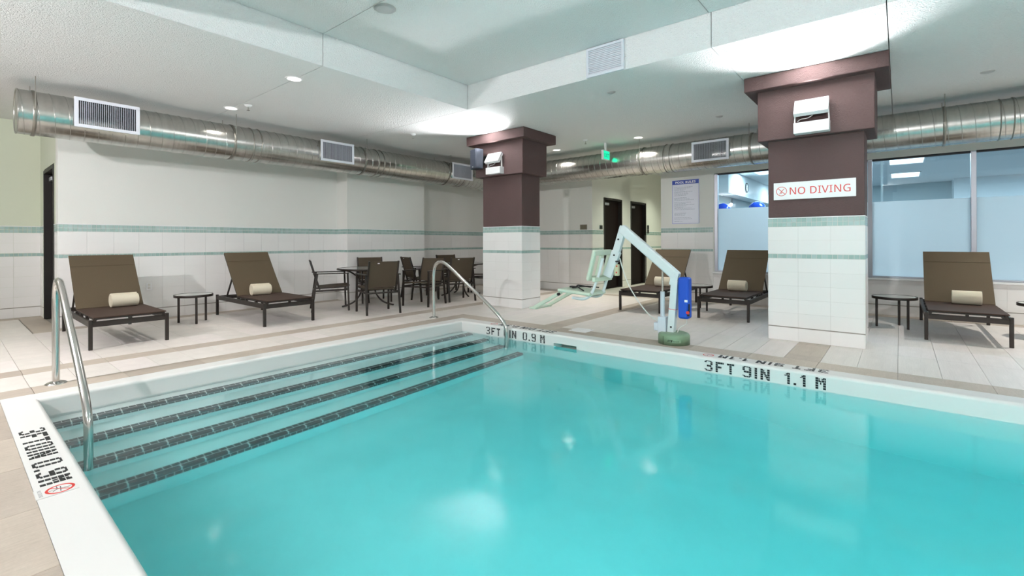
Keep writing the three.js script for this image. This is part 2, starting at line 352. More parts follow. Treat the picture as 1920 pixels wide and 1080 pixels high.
{
  const { x0, x1, z0 } = POOL, E = [[-0.22, -4.89], [-0.41, -4.57], [-0.60, -4.26], [-0.79, -3.94]];
  const nBig = 30, nSmall = 89, big = new RoundedBoxGeometry((x1 - x0) / nBig - 0.004, 0.05, 0.05, 1, 0.008);
  E.forEach(([y, z], k) => {
    part(steps, 'step', metreUV(span(x0 - 0.01, x1 + 0.01, -1.2, y, k ? E[k - 1][1] : z0 - 0.01, z)), M.plaster);
    for (let i = 0; i < nBig; i++) part(steps, 'nosing_tile', big, M.nosing[(rnd() * 3) | 0]).position.set(x0 + (i + 0.5) * (x1 - x0) / nBig, y - 0.0225, z - 0.0215);
    const sm = [], p = (x1 - x0) / nSmall;
    for (let i = 0; i < nSmall; i++) { const x = x0 + (i + 0.5) * p; sm.push(box(p - 0.005, 0.006, 0.045, x, y + 0.001, z - 0.073), box(p - 0.005, 0.045, 0.006, x, y - 0.073, z + 0.001)); }
    part(steps, 'nosing_mosaic', sm, M.nosing[0]).userData.kind = 'stuff';
  });
}
{ // water: one closed body
  const { x0, x1, z0, z1 } = POOL;
  const w = new THREE.Mesh(metreUV(span(x0 - 0.004, x1 + 0.004, -1.85, WATER, z0 - 0.004, z1 + 0.004)), phys({ color: 0xffffff, transmission: 1, roughness: 0.085, ior: 1.333, thickness: 1, attenuationColor: new THREE.Color().setRGB(0.56, 0.965, 0.975), attenuationDistance: 1.0, bumpMap: tex(512, (i) => nWave[i] * 255, false, 0.35), bumpScale: 0.002 }));
  w.name = 'pool_water'; w.userData = { label: 'still turquoise water filling the swimming pool', category: 'water', kind: 'stuff' }; scene.add(w);
}

// ---------- columns ----------
function column(x, z0, z1, face, label, detailed) {     // face -1: the lamp side looks to -x
  const d = 0.55, xa = face < 0 ? x : x - d, xb = xa + d, o = structure('column', label, 'column');
  part(o, 'tile_core', span(xa + 0.008, xb - 0.008, 0, LEVEL.top, z0 + 0.008, z1 - 0.008), M.grout);
  if (detailed) {
    const w = (z1 - z0) / 3;
    clad(o, 'z', xa + 0.009, -1, z0, z1, { width: w, single: true }); clad(o, 'z', xb - 0.009, 1, z0, z1, { width: w });
    clad(o, 'x', z1 - 0.009, 1, xa, xb, { width: d / 2, single: true }); clad(o, 'x', z0 + 0.009, -1, xa, xb, { width: d / 2 });
  } else part(o, 'tile_skin', span(xa, xb, 0, LEVEL.top, z0, z1), M.wallTile[0]);
  part(o, 'shaft', metreUV(rbox(d - 0.01, 2.45 - LEVEL.top - 0.012, z1 - z0 - 0.01, (xa + xb) / 2, (2.45 + LEVEL.top + 0.012) / 2, (z0 + z1) / 2, 0.008)), M.brown);
  part(o, 'head_block', metreUV(rbox(d + 0.18, 0.62, z1 - z0 + 0.18, (xa + xb) / 2, 2.71, (z0 + z1) / 2, 0.01)), M.brown);
  part(o, 'cap', metreUV(rbox(d + 0.43, 0.172, z1 - z0 + 0.43, (xa + xb) / 2, 3.083, (z0 + z1) / 2, 0.012)), M.brown);
  return o;
}
const COLS = [[6.44, -1.247, -0.291, -1], [6.55, -6.12, -5.17, -1], [6.5, 3.65, 4.6, -1], [-2.7, -6.12, -5.17, 1], [-2.7, -1.25, -0.29, 1], [-2.7, 3.65, 4.6, 1]];
const colLabel = ['tiled column with brown plaster head carrying the red-lettered sign', 'tiled column with brown plaster head beside the round tables', 'plain column beside the windows, out past the loungers', 'plain column across the pool, beside the door recess', 'plain column across the pool from the lettered sign', 'plain column at the deep end across the pool'];
COLS.forEach(([x, a, b, f], k) => column(x, a, b, f, colLabel[k], k < 2));

// ---------- flood lamps on the columns ----------
const lampLabel = ['white flood lamp with tilted glowing head above the red-lettered sign', 'white flood lamp with tilted glowing head beside the black speaker', 'flood lamp on the column past the loungers', 'flood lamp on the column by the door recess', 'flood lamp on the column opposite the sign', 'flood lamp on the column at the deep end'];
COLS.forEach(([x, a, b, f], k) => {
  const face = x + f * 0.09, zc = (a + b) / 2 + (k === 1 ? -0.03 : 0), o = thing('flood_lamp', lampLabel[k], 'lamp', [face, 2.42, zc], f < 0 ? -Math.PI / 2 : Math.PI / 2, 'flood lamps on the columns');
  // local: +z points away from the column, y from the bottom of the housing
  part(o, 'housing', rbox(0.345, 0.125, 0.12, 0, 0.063, 0.062, 0.006), M.white);
  for (const s of [-1, 1]) part(o, 'bracket', beam([s * 0.168, 0.1, 0.06], [s * 0.158, 0.29, 0.06], 0.012, 0.03, [0, 0, 1]), M.white);
  const head = new THREE.Group(); head.name = 'lamp_head'; head.position.set(0, 0.295, 0.1); head.rotation.x = -0.55; o.add(head);
  part(head, 'reflector', [box(0.33, 0.19, 0.02, 0, 0, -0.03), box(0.33, 0.012, 0.05, 0, 0.095, -0.008), box(0.33, 0.012, 0.05, 0, -0.095, -0.008), box(0.012, 0.19, 0.05, 0.16, 0, -0.008), box(0.012, 0.19, 0.05, -0.16, 0, -0.008)], M.white);
  part(head, 'lamp_face', box(0.306, 0.176, 0.006, 0, 0, 0.004), M.lampWhite);
  const l = new THREE.SpotLight(FLOOD_COLOR, k < 2 ? FLOOD : k === 4 ? FLOOD_BEHIND * 0.8 : FLOOD_BEHIND, 0, k < 2 ? 1.06 : 1.5, k < 2 ? 0.45 : 0.3, 2); l.position.set(0, 0.34, 0.15); l.target.position.set(0, 0.34 + Math.tan(k < 2 ? 0.7 : 0.3), 1.15); o.add(l, l.target);
  l.castShadow = true; l.shadow.radius = 2.5; l.shadow.mapSize.set(1024, 1024);
  part(o, 'cable', tube([[-0.14, 0.15, 0.05], [-0.11, 0.17, 0.06], [-0.04, 0.175, 0.06], [0.01, 0.2, 0.06]], 0.005, 24, 6), M.white);
});

// ---------- windows and the fitness room behind them ----------
for (let k = 0; k < WIN.n; k++) {
  const za = WIN.z0 + k * WIN.pitch, zb = za + WIN.pitch, o = thing('window_' + (k + 1), k ? 'aluminium framed window with frosted lower glass behind the loungers' : 'aluminium framed window with frosted lower glass beside the rules board', 'window', [0, 0, 0], 0, k ? 'windows to the fitness room' : undefined, 'structure');
  const h0 = WIN.sill, h1 = WIN.head, x = XR + 0.05;
  part(o, 'mullion', [rbox(0.09, h1 - h0, 0.06, x, (h0 + h1) / 2, za + (k ? 0 : 0.03), 0.004), ...(k === WIN.n - 1 ? [rbox(0.09, h1 - h0, 0.06, x, (h0 + h1) / 2, zb - 0.03, 0.004)] : [])], M.aluminium);
  part(o, 'frame_rail', [rbox(0.07, 0.025, WIN.pitch - 0.06, x, h0 + 0.012, (za + zb) / 2, 0.003)], M.aluminium);
  part(o, 'head_rail', [rbox(0.07, 0.03, WIN.pitch - 0.06, x, h1 + 0.005, (za + zb) / 2, 0.003)], M.black);
  part(o, 'pane', span(x - 0.003, x + 0.003, 1.82, h1 - 0.01, za + 0.028, zb - 0.028), M.glass);
  part(o, 'frosted_pane', span(x - 0.003, x + 0.003, h0 + 0.02, 1.82, za + 0.028, zb - 0.028), M.frost);
}
const gym = structure('wall_fitness_room', 'plain grey-blue walls of the fitness room behind the glass', 'wall');
part(gym, 'room_shell', [span(19.7, 19.9, 0, 3.2, -3.9, 7.2), span(XR + 0.15, 19.7, 0, 3.2, 7, 7.2), span(14.4, 19.7, 0, 3.2, -3.9, -3.72)], M.gymWall);
part(gym, 'room_floor', span(XR + 0.15, 19.9, -0.2, 0, -3.72, 7.2), M.gymFloor);
part(gym, 'room_ceiling', span(XR + 0.15, 19.9, 3.0, 3.15, -3.72, 7.2), M.gymCeil);
part(gym, 'bulkhead', span(12.7, 19.7, 2.42, 3.0, -3.72, -3.35), M.gymCeil);
part(gym, 'wall_return', span(18.9, 19.7, 0, 3.0, 1.23, 7), M.gymCeil);
part(gym, 'white_post', span(10.5, 10.54, 0, 3.0, -0.255, -0.225), M.white);
for (const [x, z, lab] of [[13.8, 0.12, 'bright ceiling panel of the fitness room near the glass'], [16.9, 0.12, 'bright ceiling panel deeper in the fitness room'], [13.6, -2.65, 'bright fitness room ceiling panel near the wall clock'], [16.9, -2.3, 'bright fitness room ceiling panel far behind the clock'], [13.8, 3.2, 'bright fitness room ceiling panel past the loungers'], [16.9, 3.2, 'bright fitness room ceiling panel in the corner past the loungers'], [11.3, 2.4, 'fitness room ceiling panel by the end windows'], [11.0, -1.3, 'fitness room ceiling panel close to the column windows']]) {
  const o = thing('ceiling_panel_light', lab, 'lamp', [x, 3.0, z], Math.PI / 2, 'fitness room ceiling panels');
  part(o, 'frame', [box(0.62, 0.02, 0.03, 0, -0.008, 0.605), box(0.62, 0.02, 0.03, 0, -0.008, -0.605), box(0.03, 0.02, 1.24, 0.31, -0.008, 0), box(0.03, 0.02, 1.24, -0.31, -0.008, 0)], M.white);
  part(o, 'diffuser', box(0.59, 0.006, 1.18, 0, -0.006, 0), M.lampPanel);
  areaLight(o, 0.58, 1.16, [0, -0.02, 0], [0, -1, 0], TROFFER_COLOR, TROFFER);
}
{
  const o = thing('wall_clock', 'round wall clock with dark rim seen through the window', 'clock', [14.48, 2.69, -3.35], 0);
  part(o, 'rim', new THREE.TorusGeometry(0.125, 0.014, 10, 40).translate(0, 0, 0.02), M.black);
  part(o, 'dial', new THREE.CylinderGeometry(0.123, 0.123, 0.02, 40).rotateX(Math.PI / 2).translate(0, 0, 0.012), M.white);
  part(o, 'hand', [box(0.012, 0.1, 0.004, 0, 0.04, 0.025), box(0.07, 0.012, 0.004, 0.03, 0, 0.025)], M.black);
  const rack = thing('ball_rack', 'tall wire rack holding exercise balls in the fitness room', 'rack', [11, 0, -2.65], 0);
  for (const [x, z] of [[-0.2, -0.55], [0.2, -0.55], [-0.2, 0.55], [0.2, 0.55]]) part(rack, 'post', cyl(0.016, 0.016, 1.7, x, 0.85, z, 10), M.whiteMetal);
  for (const y of [0.2, 0.95, 1.69]) part(rack, 'shelf_ring', [box(0.4, 0.02, 0.02, 0, y, -0.55), box(0.4, 0.02, 0.02, 0, y, 0.55), box(0.02, 0.02, 1.1, -0.09, y, 0), box(0.02, 0.02, 1.1, 0.09, y, 0), box(0.02, 0.02, 1.1, -0.2, y, 0), box(0.02, 0.02, 1.1, 0.2, y, 0)], M.whiteMetal);
  for (const [z, lab] of [[-3.02, 'glossy blue exercise ball at the corner end of the rack'], [-2.33, 'glossy blue exercise ball beside the column on the rack']]) {
    const b = new THREE.Mesh(new THREE.SphereGeometry(0.17, 40, 28).translate(0, 0.17, 0), std(0x1752d6, 0.15)); b.name = numbered('exercise_ball'); b.position.set(11, 1.685, z); b.userData = { label: lab, category: 'ball', group: 'exercise balls on the rack' }; scene.add(b);
  }
}

// ---------- doors ----------
function door(n, x, y0, z, w, h, turn, label) {
  const o = thing('door_' + n, label, 'door', [x, y0, z], turn, null, 'structure');   // local: width along x, room side at +z
  part(o, 'door_frame', [rbox(0.05, h, 0.16, -w / 2 + 0.025, h / 2, -0.05, 0.004), rbox(0.05, h, 0.16, w / 2 - 0.025, h / 2, -0.05, 0.004), rbox(w - 0.1, 0.05, 0.16, 0, h - 0.025, -0.05, 0.004)], M.doorFrame);
  const leaf = part(o, 'door_leaf', rbox(w - 0.11, h - 0.06, 0.045, 0, (h - 0.06) / 2 + 0.005, -0.09, 0.004), M.doorWood);
  part(leaf, 'handle', [beam([w / 2 - 0.13, 1.0, -0.065], [w / 2 - 0.13, 1.0, -0.02], 0.02, 0.02), beam([w / 2 - 0.13, 1.0, -0.025], [w / 2 - 0.25, 1.0, -0.025], 0.018, 0.018)], M.steel);
  part(leaf, 'door_closer', rbox(0.22, 0.06, 0.05, -w / 2 + 0.25, h - 0.14, -0.045, 0.006), M.aluminium);
  return o;
}
door(1, 1.06, 0, -9.97, 1.04, 2.34, -Math.PI / 2, 'dark brown door in the short return wall by the loungers');
door(2, 10.855, 0, -5.635, 0.985, 2.27, 0, 'dark brown corridor door nearer the tiled corner');
door(3, 12.36, 0, -5.635, 0.995, 2.27, 0, 'dark brown corridor door deeper along the corridor');
for (const [x, y, z, w, h, turn, lab, n] of [[XS - 0.004, 1.535, -5.85, 0.19, 0.12, -Math.PI / 2, 'square taupe room plate on the tiled wall by the corridor', 'wall_plate'], [10.22, 1.535, -5.615, 0.14, 0.1, 0, 'small grey door plate beside the nearer corridor door', 'wall_plate'], [12.99, 1.53, -5.615, 0.13, 0.24, 0, 'small stacked grey door plates beside the deeper corridor door', 'wall_plate'], [2.07, 0.515, ZW + 0.012, 0.075, 0.115, 0, 'white power outlet on the tiled wall beside the first lounger', 'wall_outlet']]) {
  const o = thing(n, lab, n === 'wall_plate' ? 'sign' : 'outlet', [x, y, z], turn);
  part(o, 'plate', rbox(w, h, 0.008, 0, 0, 0.004, 0.003), n === 'wall_outlet' ? M.white : w > 0.15 ? M.plate : M.darkPlate);
  if (n === 'wall_outlet') part(o, 'socket', [rbox(0.034, 0.03, 0.004, 0, 0.024, 0.0095, 0.002), rbox(0.034, 0.03, 0.004, 0, -0.024, 0.0095, 0.002)], M.grout);
  else part(o, 'raised_panel', h > 0.2 ? [rbox(w * 0.8, h * 0.4, 0.004, 0, h * 0.24, 0.009, 0.001), rbox(w * 0.8, h * 0.4, 0.004, 0, -h * 0.24, 0.009, 0.001)] : [rbox(w * 0.8, h * 0.75, 0.004, 0, 0, 0.009, 0.001)], w > 0.15 ? std(0x77715f, 0.5) : M.black);
}

// ---------- signs ----------
function board(name, label, pos, turn, w, h, map, thick = 0.012) {   // printed face on +z
  const o = thing(name, label, 'sign', pos, turn);
  part(o, 'panel', rbox(w, h, thick, 0, 0, thick / 2, 0.003), M.white);
  part(o, 'print', new THREE.PlaneGeometry(w - 0.004, h - 0.004).translate(0, 0, thick + 0.0012), new THREE.MeshStandardMaterial({ map, roughness: 0.35 }));
  return o;
}
const noDive = (g, cx, cy, r, fig = '#d02a28') => {
  g.strokeStyle = '#d02a28'; g.lineWidth = r * 0.12; g.beginPath(); g.arc(cx, cy, r, 0, 7); g.stroke();
  g.beginPath(); g.moveTo(cx - r * 0.7, cy - r * 0.7); g.lineTo(cx + r * 0.7, cy + r * 0.7); g.stroke();
  g.strokeStyle = fig; g.lineWidth = r * 0.11; g.beginPath(); g.moveTo(cx + r * 0.55, cy - r * 0.6); g.lineTo(cx - r * 0.05, cy + r * 0.1); g.lineTo(cx - r * 0.4, cy + r * 0.62); g.stroke();
  g.fillStyle = fig; g.beginPath(); g.arc(cx - r * 0.02, cy + r * 0.35, r * 0.12, 0, 7); g.fill();
};
board('no_diving_sign', 'white sign with red NO DIVING lettering on the brown column', [6.44 + 0.004, 1.79, -0.776], -Math.PI / 2, 0.81, 0.205, canvasTex(1024, 260, (g, w, h) => {
  g.fillStyle = '#f6f5f4'; g.fillRect(0, 0, w, h); noDive(g, 105, 132, 68);
  g.fillStyle = '#d3302c'; g.font = '150px sans-serif'; g.textBaseline = 'middle'; g.save(); g.translate(200, 136); const tw = g.measureText('NO DIVING').width; g.scale(775 / tw, 1); g.fillText('NO DIVING', 0, 0); g.restore();
}));
board('pool_rules_sign', 'white POOL RULES board with blue header on the tiled wall', [XR - 0.004, 1.99, -3.355], -Math.PI / 2, 0.55, 0.9, canvasTex(616, 1008, (g, w, h) => {
  g.fillStyle = '#e3e5f0'; g.fillRect(0, 0, w, h); g.strokeStyle = '#8d90c8'; g.lineWidth = 8; g.strokeRect(8, 8, w - 16, h - 16);
  g.fillStyle = '#2244a8'; g.fillRect(8, 8, w - 16, 92); g.fillStyle = '#ffffff'; g.font = 'bold 72px sans-serif'; g.textBaseline = 'middle'; g.textAlign = 'center'; const tw = g.measureText('POOL RULES').width; g.save(); g.translate(w / 2, 56); g.scale(470 / tw, 1); g.fillText('POOL RULES', 0, 0); g.restore();
  let s = 5; const rr = () => { s = (s * 16807) % 2147483647; return s / 2147483647; };
  g.fillStyle = '#8f97a6'; for (let y = 135; y < h - 60; y += 27) { if (rr() < 0.12) continue; let x = 55; const end = 55 + (0.35 + 0.62 * rr()) * (w - 115); while (x < end) { const l = 12 + rr() * 46; g.fillRect(x, y, Math.min(l, end - x), 7); x += l + 9; } }
}));
{
  const o = thing('exit_sign', 'glowing green EXIT sign hanging from the ceiling near the corridor', 'sign', [8.47, 2.915, -4.545], 0);
  part(o, 'case', rbox(0.26, 0.19, 0.05, 0, 0, 0, 0.008), M.white);
  part(o, 'mount', box(0.05, 0.16, 0.03, 0, 0.172, 0), M.white);
  const map = canvasTex(256, 160, (g, w, h) => { g.fillStyle = '#1de0a6'; g.fillRect(0, 0, w, h); g.fillStyle = '#0a7c58'; g.font = 'bold 104px sans-serif'; g.textAlign = 'center'; g.textBaseline = 'middle'; g.fillText('EXIT', w / 2, h / 2 + 4); });
  const glow = new THREE.MeshStandardMaterial({ color: 0x0a3a2a, emissive: 0xffffff, emissiveMap: map, emissiveIntensity: 0.6 });
  part(o, 'sign_face', new THREE.PlaneGeometry(0.235, 0.165).translate(0, 0, 0.0265), glow);
  part(o, 'sign_face', new THREE.PlaneGeometry(0.235, 0.165).rotateY(Math.PI).translate(0, 0, -0.0265), glow);
  areaLight(o, 0.22, 0.15, [0, 0, 0.03], [0, 0, 1], 0x10e09c, 1.2); areaLight(o, 0.22, 0.15, [0, 0, -0.03], [0, 0, -1], 0x10e09c, 1.2);
}

// ---------- depth marks in small tiles ----------
const GLYPH = {
  3: ['0111110', '1100011', '0000011', '0000011', '0011110', '0011110', '0000011', '0000011', '1100011', '0111110'],
  9: ['0111110', '1100011', '1100011', '1100011', '0111111', '0111111', '0000011', '0000011', '1100011', '0111110'],
  0: ['0111110', '1100011', '1100011', '1100011', '1100011', '1100011', '1100011', '1100011', '1100011', '0111110'],
  1: ['0011', '0111', '1111', '0011', '0011', '0011', '0011', '0011', '0011', '0011'],
  F: ['1111111', '1111111', '1100000', '1100000', '1111100', '1111100', '1100000', '1100000', '1100000', '1100000'],
  T: ['111111', '111111', '001100', '001100', '001100', '001100', '001100', '001100', '001100', '001100'],
  I: Array(10).fill('11'),
  N: ['1100011', '1110011', '1110011', '1111011', '1111011', '1101111', '1101111', '1100111', '1100111', '1100011'],
  M: ['1100011', '1110111', '1110111', '1111111', '1101011', '1101011', '1100011', '1100011', '1100011', '1100011'],
  '.': [...Array(8).fill('00'), '11', '11'],
};
function depthMark(text, label, matrix, height, length) {
  const o = thing('depth_marker', label, 'marking'); o.applyMatrix4(matrix);     // local: x along the text, y up the letters, z out of the surface
  const rows = 10, ch = height / rows, gap = 0.0035; let wide = 0; for (const c of text) wide += c === ' ' ? 4 : GLYPH[c][0].length + 2.4; wide -= 2.4;
  const cw = length / wide; let x = 0;
  for (const c of text) {
    if (c === ' ') { x += 4 * cw; continue; }
    const g = [];
    GLYPH[c].forEach((row, r) => { for (const m of row.matchAll(/1+/g)) for (let k = m.index; k < m.index + m[0].length; k += 2) {
      const e = Math.min(k + 2, m.index + m[0].length), y1 = height - r * ch - (r % 2 ? 0 : gap), y0 = height - (r + 1) * ch;
      g.push(box((e - k) * cw - 0.0022, y1 - y0, 0.003, x + (k + e) / 2 * cw, (y0 + y1) / 2, 0.0005));
    } });
    part(o, c === '.' ? 'point' : /\d/.test(c) ? 'digit' : 'letter', g, M.glyph); x += (GLYPH[c][0].length + 2.4) * cw;
  }
  return o;
}
const basis = (ex, ey, ez, p) => new THREE.Matrix4().makeBasis(V(ex), V(ey), V(ez)).setPosition(...p);
const P1 = POOL.x1, C = POOL.cop;
depthMark('3FT 0IN  0.9 M', 'black 3FT 0IN 0.9 M tile letters on the pool wall by the handrail', basis([0, 0, 1], [0, 1, 0], [-1, 0, 0], [P1 - 0.0003, -0.135, -4.62]), 0.105, 1.04);
depthMark('3FT 9IN  1.1 M', 'black 3FT 9IN 1.1 M tile letters on the pool wall below the column', basis([0, 0, 1], [0, 1, 0], [-1, 0, 0], [P1 - 0.0003, -0.137, -1.56]), 0.108, 1.05);
depthMark('3FT0IN 0.9M', 'grey tile depth lettering on the coping beside the roundel by the steps', basis([0, 0, 1], [1, 0, 0], [0, 1, 0], [0.306, 0.0003, -4.31]), 0.12, 1.05);
depthMark('3FT 0IN 0.9M', 'flat depth lettering on top of the coping near the steps handrail', basis([0, 0, -1], [-1, 0, 0], [0, 1, 0], [P1 + C - 0.02, 0.0003, -3.5]), 0.12, 0.95);
depthMark('3FT 9IN 1.1M', 'flat depth lettering on top of the coping in front of the column', basis([0, 0, -1], [-1, 0, 0], [0, 1, 0], [P1 + C - 0.02, 0.0003, -0.5]), 0.12, 0.95);
{
  const map = canvasTex(256, 320, (g, w, h) => {
    g.fillStyle = '#e3e2de'; g.fillRect(0, 0, w, h); g.strokeStyle = '#d8382f'; g.lineWidth = 24; g.beginPath(); g.arc(128, 130, 104, 0, 7); g.stroke();
    g.strokeStyle = '#3a3d42'; g.lineWidth = 7; g.beginPath(); g.moveTo(40, 150); g.lineTo(110, 150); g.lineTo(150, 60); g.moveTo(110, 150); g.lineTo(170, 190); g.moveTo(60, 120); g.lineTo(200, 132); g.moveTo(128, 40); g.lineTo(128, 220); g.stroke();
    g.strokeStyle = '#d8382f'; g.lineWidth = 14; g.beginPath(); g.moveTo(56, 204); g.lineTo(200, 56); g.stroke();
    g.fillStyle = '#5a5d60'; g.font = '40px sans-serif'; g.textAlign = 'center'; g.fillText('NO DIVING', 128, 296);
  });
  const mat = new THREE.MeshStandardMaterial({ map, roughness: 0.45 });
  for (const [m, lab] of [[basis([0, 0, 1], [1, 0, 0], [0, 1, 0], [0.352, 0.0002, -3.165]), 'round red no diving tile on the coping by the submerged steps'], [basis([0, 0, -1], [-1, 0, 0], [0, 1, 0], [P1 + 0.11, 0.0002, -4.55]), 'round red no diving tile on the coping near the depth-letter handrail'], [basis([0, 0, -1], [-1, 0, 0], [0, 1, 0], [P1 + 0.11, 0.0002, -1.55]), 'round red no diving tile on the coping by the pool lift']]) {
    const o = thing('no_diving_tile', lab, 'marking'); o.applyMatrix4(m);
    part(o, 'tile', box(0.12, 0.15, 0.002, 0, 0, 0), M.coping);
    part(o, 'print', new THREE.PlaneGeometry(0.118, 0.148).translate(0, 0, 0.0022), mat);
  }
}
{
  const o = thing('skimmer_lid', 'square white skimmer lid set in the deck by the pool lift', 'lid', [5.46, 0, -3.3]);
  part(o, 'lid', rbox(0.24, 0.008, 0.26, 0, 0.0045, 0, 0.003), M.white);
  part(o, 'screw', [cyl(0.008, 0.008, 0.003, 0.09, 0.0095, 0.1, 10), cyl(0.008, 0.008, 0.003, -0.09, 0.0095, -0.1, 10)], M.steel);
}

// ---------- ducts ----------
const DY = 2.78, DR = 0.265, DZ = -8.15, DX = 8.9;
function ductRun(name, label, from, to, hangers, openings) {   // openings: x from, x to, angle from, angle to   // local: run along +x from 0 to the length
  const a = V(from), b = V(to), L = a.distanceTo(b), o = thing(name, label, 'duct', from, Math.atan2(-(b.z - a.z), b.x - a.x));
  const xs = [...new Set([0, L, ...openings.flatMap((h) => [h[0], h[1]])])].sort((p, q) => p - q), fs = openings.length ? [openings[0][2], openings[0][3]] : [];
  const phis = [...Array.from({ length: 65 }, (_, k) => -Math.PI + k * Math.PI / 32).filter((f) => !fs.some((e) => Math.abs(e - f) < 0.03)), ...fs].sort((p, q) => p - q);
  const pos = [], nor = [], tc = [], idx = [];
  for (const x of xs) for (const f of phis) { pos.push(x, DR * Math.sin(f), DR * Math.cos(f)); nor.push(0, Math.sin(f), Math.cos(f)); tc.push(f / (2 * Math.PI) * 1.6, x); }
  for (let i = 0; i + 1 < xs.length; i++) for (let k = 0; k + 1 < phis.length; k++) {
    const cx = (xs[i] + xs[i + 1]) / 2, cf = (phis[k] + phis[k + 1]) / 2;
    if (openings.some((h) => cx > h[0] && cx < h[1] && cf > h[2] && cf < h[3])) continue;
    const p = i * phis.length + k, q = p + phis.length; idx.push(p, q, p + 1, p + 1, q, q + 1);
  }
  const skin = new THREE.BufferGeometry(); skin.setAttribute('position', new THREE.Float32BufferAttribute(pos, 3)); skin.setAttribute('normal', new THREE.Float32BufferAttribute(nor, 3)); skin.setAttribute('uv', new THREE.Float32BufferAttribute(tc, 2)); skin.setIndex(idx);
  part(o, 'duct_skin', skin, M.duct);
  part(o, 'end_cap', [new THREE.CircleGeometry(DR, 48).rotateY(-Math.PI / 2).translate(0.002, 0, 0), new THREE.TorusGeometry(DR, 0.006, 8, 48).rotateY(Math.PI / 2)], M.duct);
  const pts = [], pitch = 0.135; for (let t = 0; t <= L / pitch * 20; t++) { const an = t / 20 * 2 * Math.PI; pts.push(new THREE.Vector3(t / 20 * pitch, (DR + 0.001) * Math.cos(an), (DR + 0.001) * Math.sin(an))); }
  const runs = [[]]; for (const p of pts) { const f = Math.atan2(p.y, p.z); if (openings.some((h) => p.x > h[0] && p.x < h[1] && f > h[2] && f < h[3])) { if (runs.at(-1).length) runs.push([]); } else runs.at(-1).push(p); }
  part(o, 'spiral_seam', runs.filter((r) => r.length > 2).map((r) => new THREE.TubeGeometry(new THREE.CatmullRomCurve3(r), r.length * 2, 0.0042, 5, false)), M.duct).userData.kind = 'stuff';
  part(o, 'coupling', [0.33, 0.62, 0.9].flatMap((f) => [-0.06, 0.06].map((d) => new THREE.TorusGeometry(DR + 0.003, 0.007, 8, 56).rotateY(Math.PI / 2).translate(f * L + d, 0, 0))), M.ductRib);
  for (const h of hangers) {
    const hg = part(o, 'hanger', [new THREE.TorusGeometry(DR + 0.006, 0.006, 6, 56).scale(1, 1, 3.2).rotateY(Math.PI / 2).translate(h, 0, 0)], M.ductRib);
    for (const s of [-1, 1]) part(hg, 'rod', [cyl(0.005, 0.005, HC - DY, h, (HC - DY) / 2, s * (DR + 0.014), 8), box(0.03, 0.02, 0.03, h, 0, s * (DR + 0.012))], M.ductRib);
  }
  return o;
}
const duct1 = ductRun('air_duct', 'round spiral metal air duct under the ceiling along the lounger wall', [0.57, DY, DZ], [DX - DR - 0.035, DY, DZ], [0.14, 2.32, 4.62, 6.8], [1.37, 4.573, 7.73].map((x) => [x - 0.57 - 0.28, x - 0.57 + 0.28, -0.36, 0.72]));
const duct2 = ductRun('air_duct', 'round spiral metal air duct under the ceiling along the windows', [DX, DY, DZ - DR - 0.03], [DX, DY, 6.9], [4.55, 6.5, 8.92, 11.5], [[-2.575 - (DZ - DR - 0.03) - 0.27, -2.575 - (DZ - DR - 0.03) + 0.27, -0.5, 0.54]]);
function grille(duct, pos, turn, w = 0.65, h = 0.37, deep = 0.14) {
  const o = new THREE.Group(); o.name = 'air_grille'; o.position.set(...pos); o.rotation.y = turn; o.userData.label = 'white framed supply grille with dark slots'; duct.attach(o);    // face on +z
  const f = 0.04;
  part(o, 'frame', [rbox(w, f, 0.02, 0, h / 2 - f / 2, 0, 0.004), rbox(w, f, 0.02, 0, -h / 2 + f / 2, 0, 0.004), rbox(f, h - 2 * f, 0.02, w / 2 - f / 2, 0, 0, 0.004), rbox(f, h - 2 * f, 0.02, -w / 2 + f / 2, 0, 0, 0.004)], M.whiteMetal);
  part(o, 'collar', [box(w - 0.04, 0.01, deep, 0, h / 2 - 0.02, -deep / 2), box(w - 0.04, 0.01, deep, 0, -h / 2 + 0.02, -deep / 2), box(0.01, h - 0.04, deep, w / 2 - 0.02, 0, -deep / 2), box(0.01, h - 0.04, deep, -w / 2 + 0.02, 0, -deep / 2)], M.duct);
  const n = 30; part(o, 'vertical_blades', Array.from({ length: n + 1 }, (_, k) => box(0.0042, h - 2 * f, 0.012, -(w / 2 - f) + k * (w - 2 * f) / n, 0, 0)), M.blade);
  part(o, 'cross_blades', Array.from({ length: 17 }, (_, k) => box(w - 2 * f, 0.0014, 0.008, 0, -(h / 2 - f) + (k + 1) * (h - 2 * f) / 18, -0.012)), M.blade);
  return o;
}
scene.updateMatrixWorld(true);
for (const x of [1.37, 4.573, 7.73]) grille(duct1, [x, 2.825, DZ + DR + 0.035], 0);
grille(duct2, [DX - DR - 0.035, 2.785, -2.575], -Math.PI / 2, 0.63, 0.36);
{
  const o = thing('return_grille', 'white louvred return grille in the raised ceiling edge', 'grille', [4.999, 3.345, -2.68], -Math.PI / 2), w = 0.49, h = 0.35, f = 0.03;
  part(o, 'frame', [rbox(w, f, 0.03, 0, h / 2 - f / 2, 0.015, 0.003), rbox(w, f, 0.03, 0, -h / 2 + f / 2, 0.015, 0.003), rbox(f, h - 2 * f, 0.03, w / 2 - f / 2, 0, 0.015, 0.003), rbox(f, h - 2 * f, 0.03, -w / 2 + f / 2, 0, 0.015, 0.003)], M.whiteMetal);
  part(o, 'backing', box(w - 0.05, h - 0.05, 0.002, 0, 0, 0.001), M.whiteMetal);
  for (let k = 0; k < 14; k++) part(o, 'louvre', box(w - 2 * f, 0.012, 0.002, 0, 0, 0).rotateX(0.6).translate(0, -(h / 2 - f) + (k + 0.5) * (h - 2 * f) / 14, 0.02), M.whiteMetal);
}

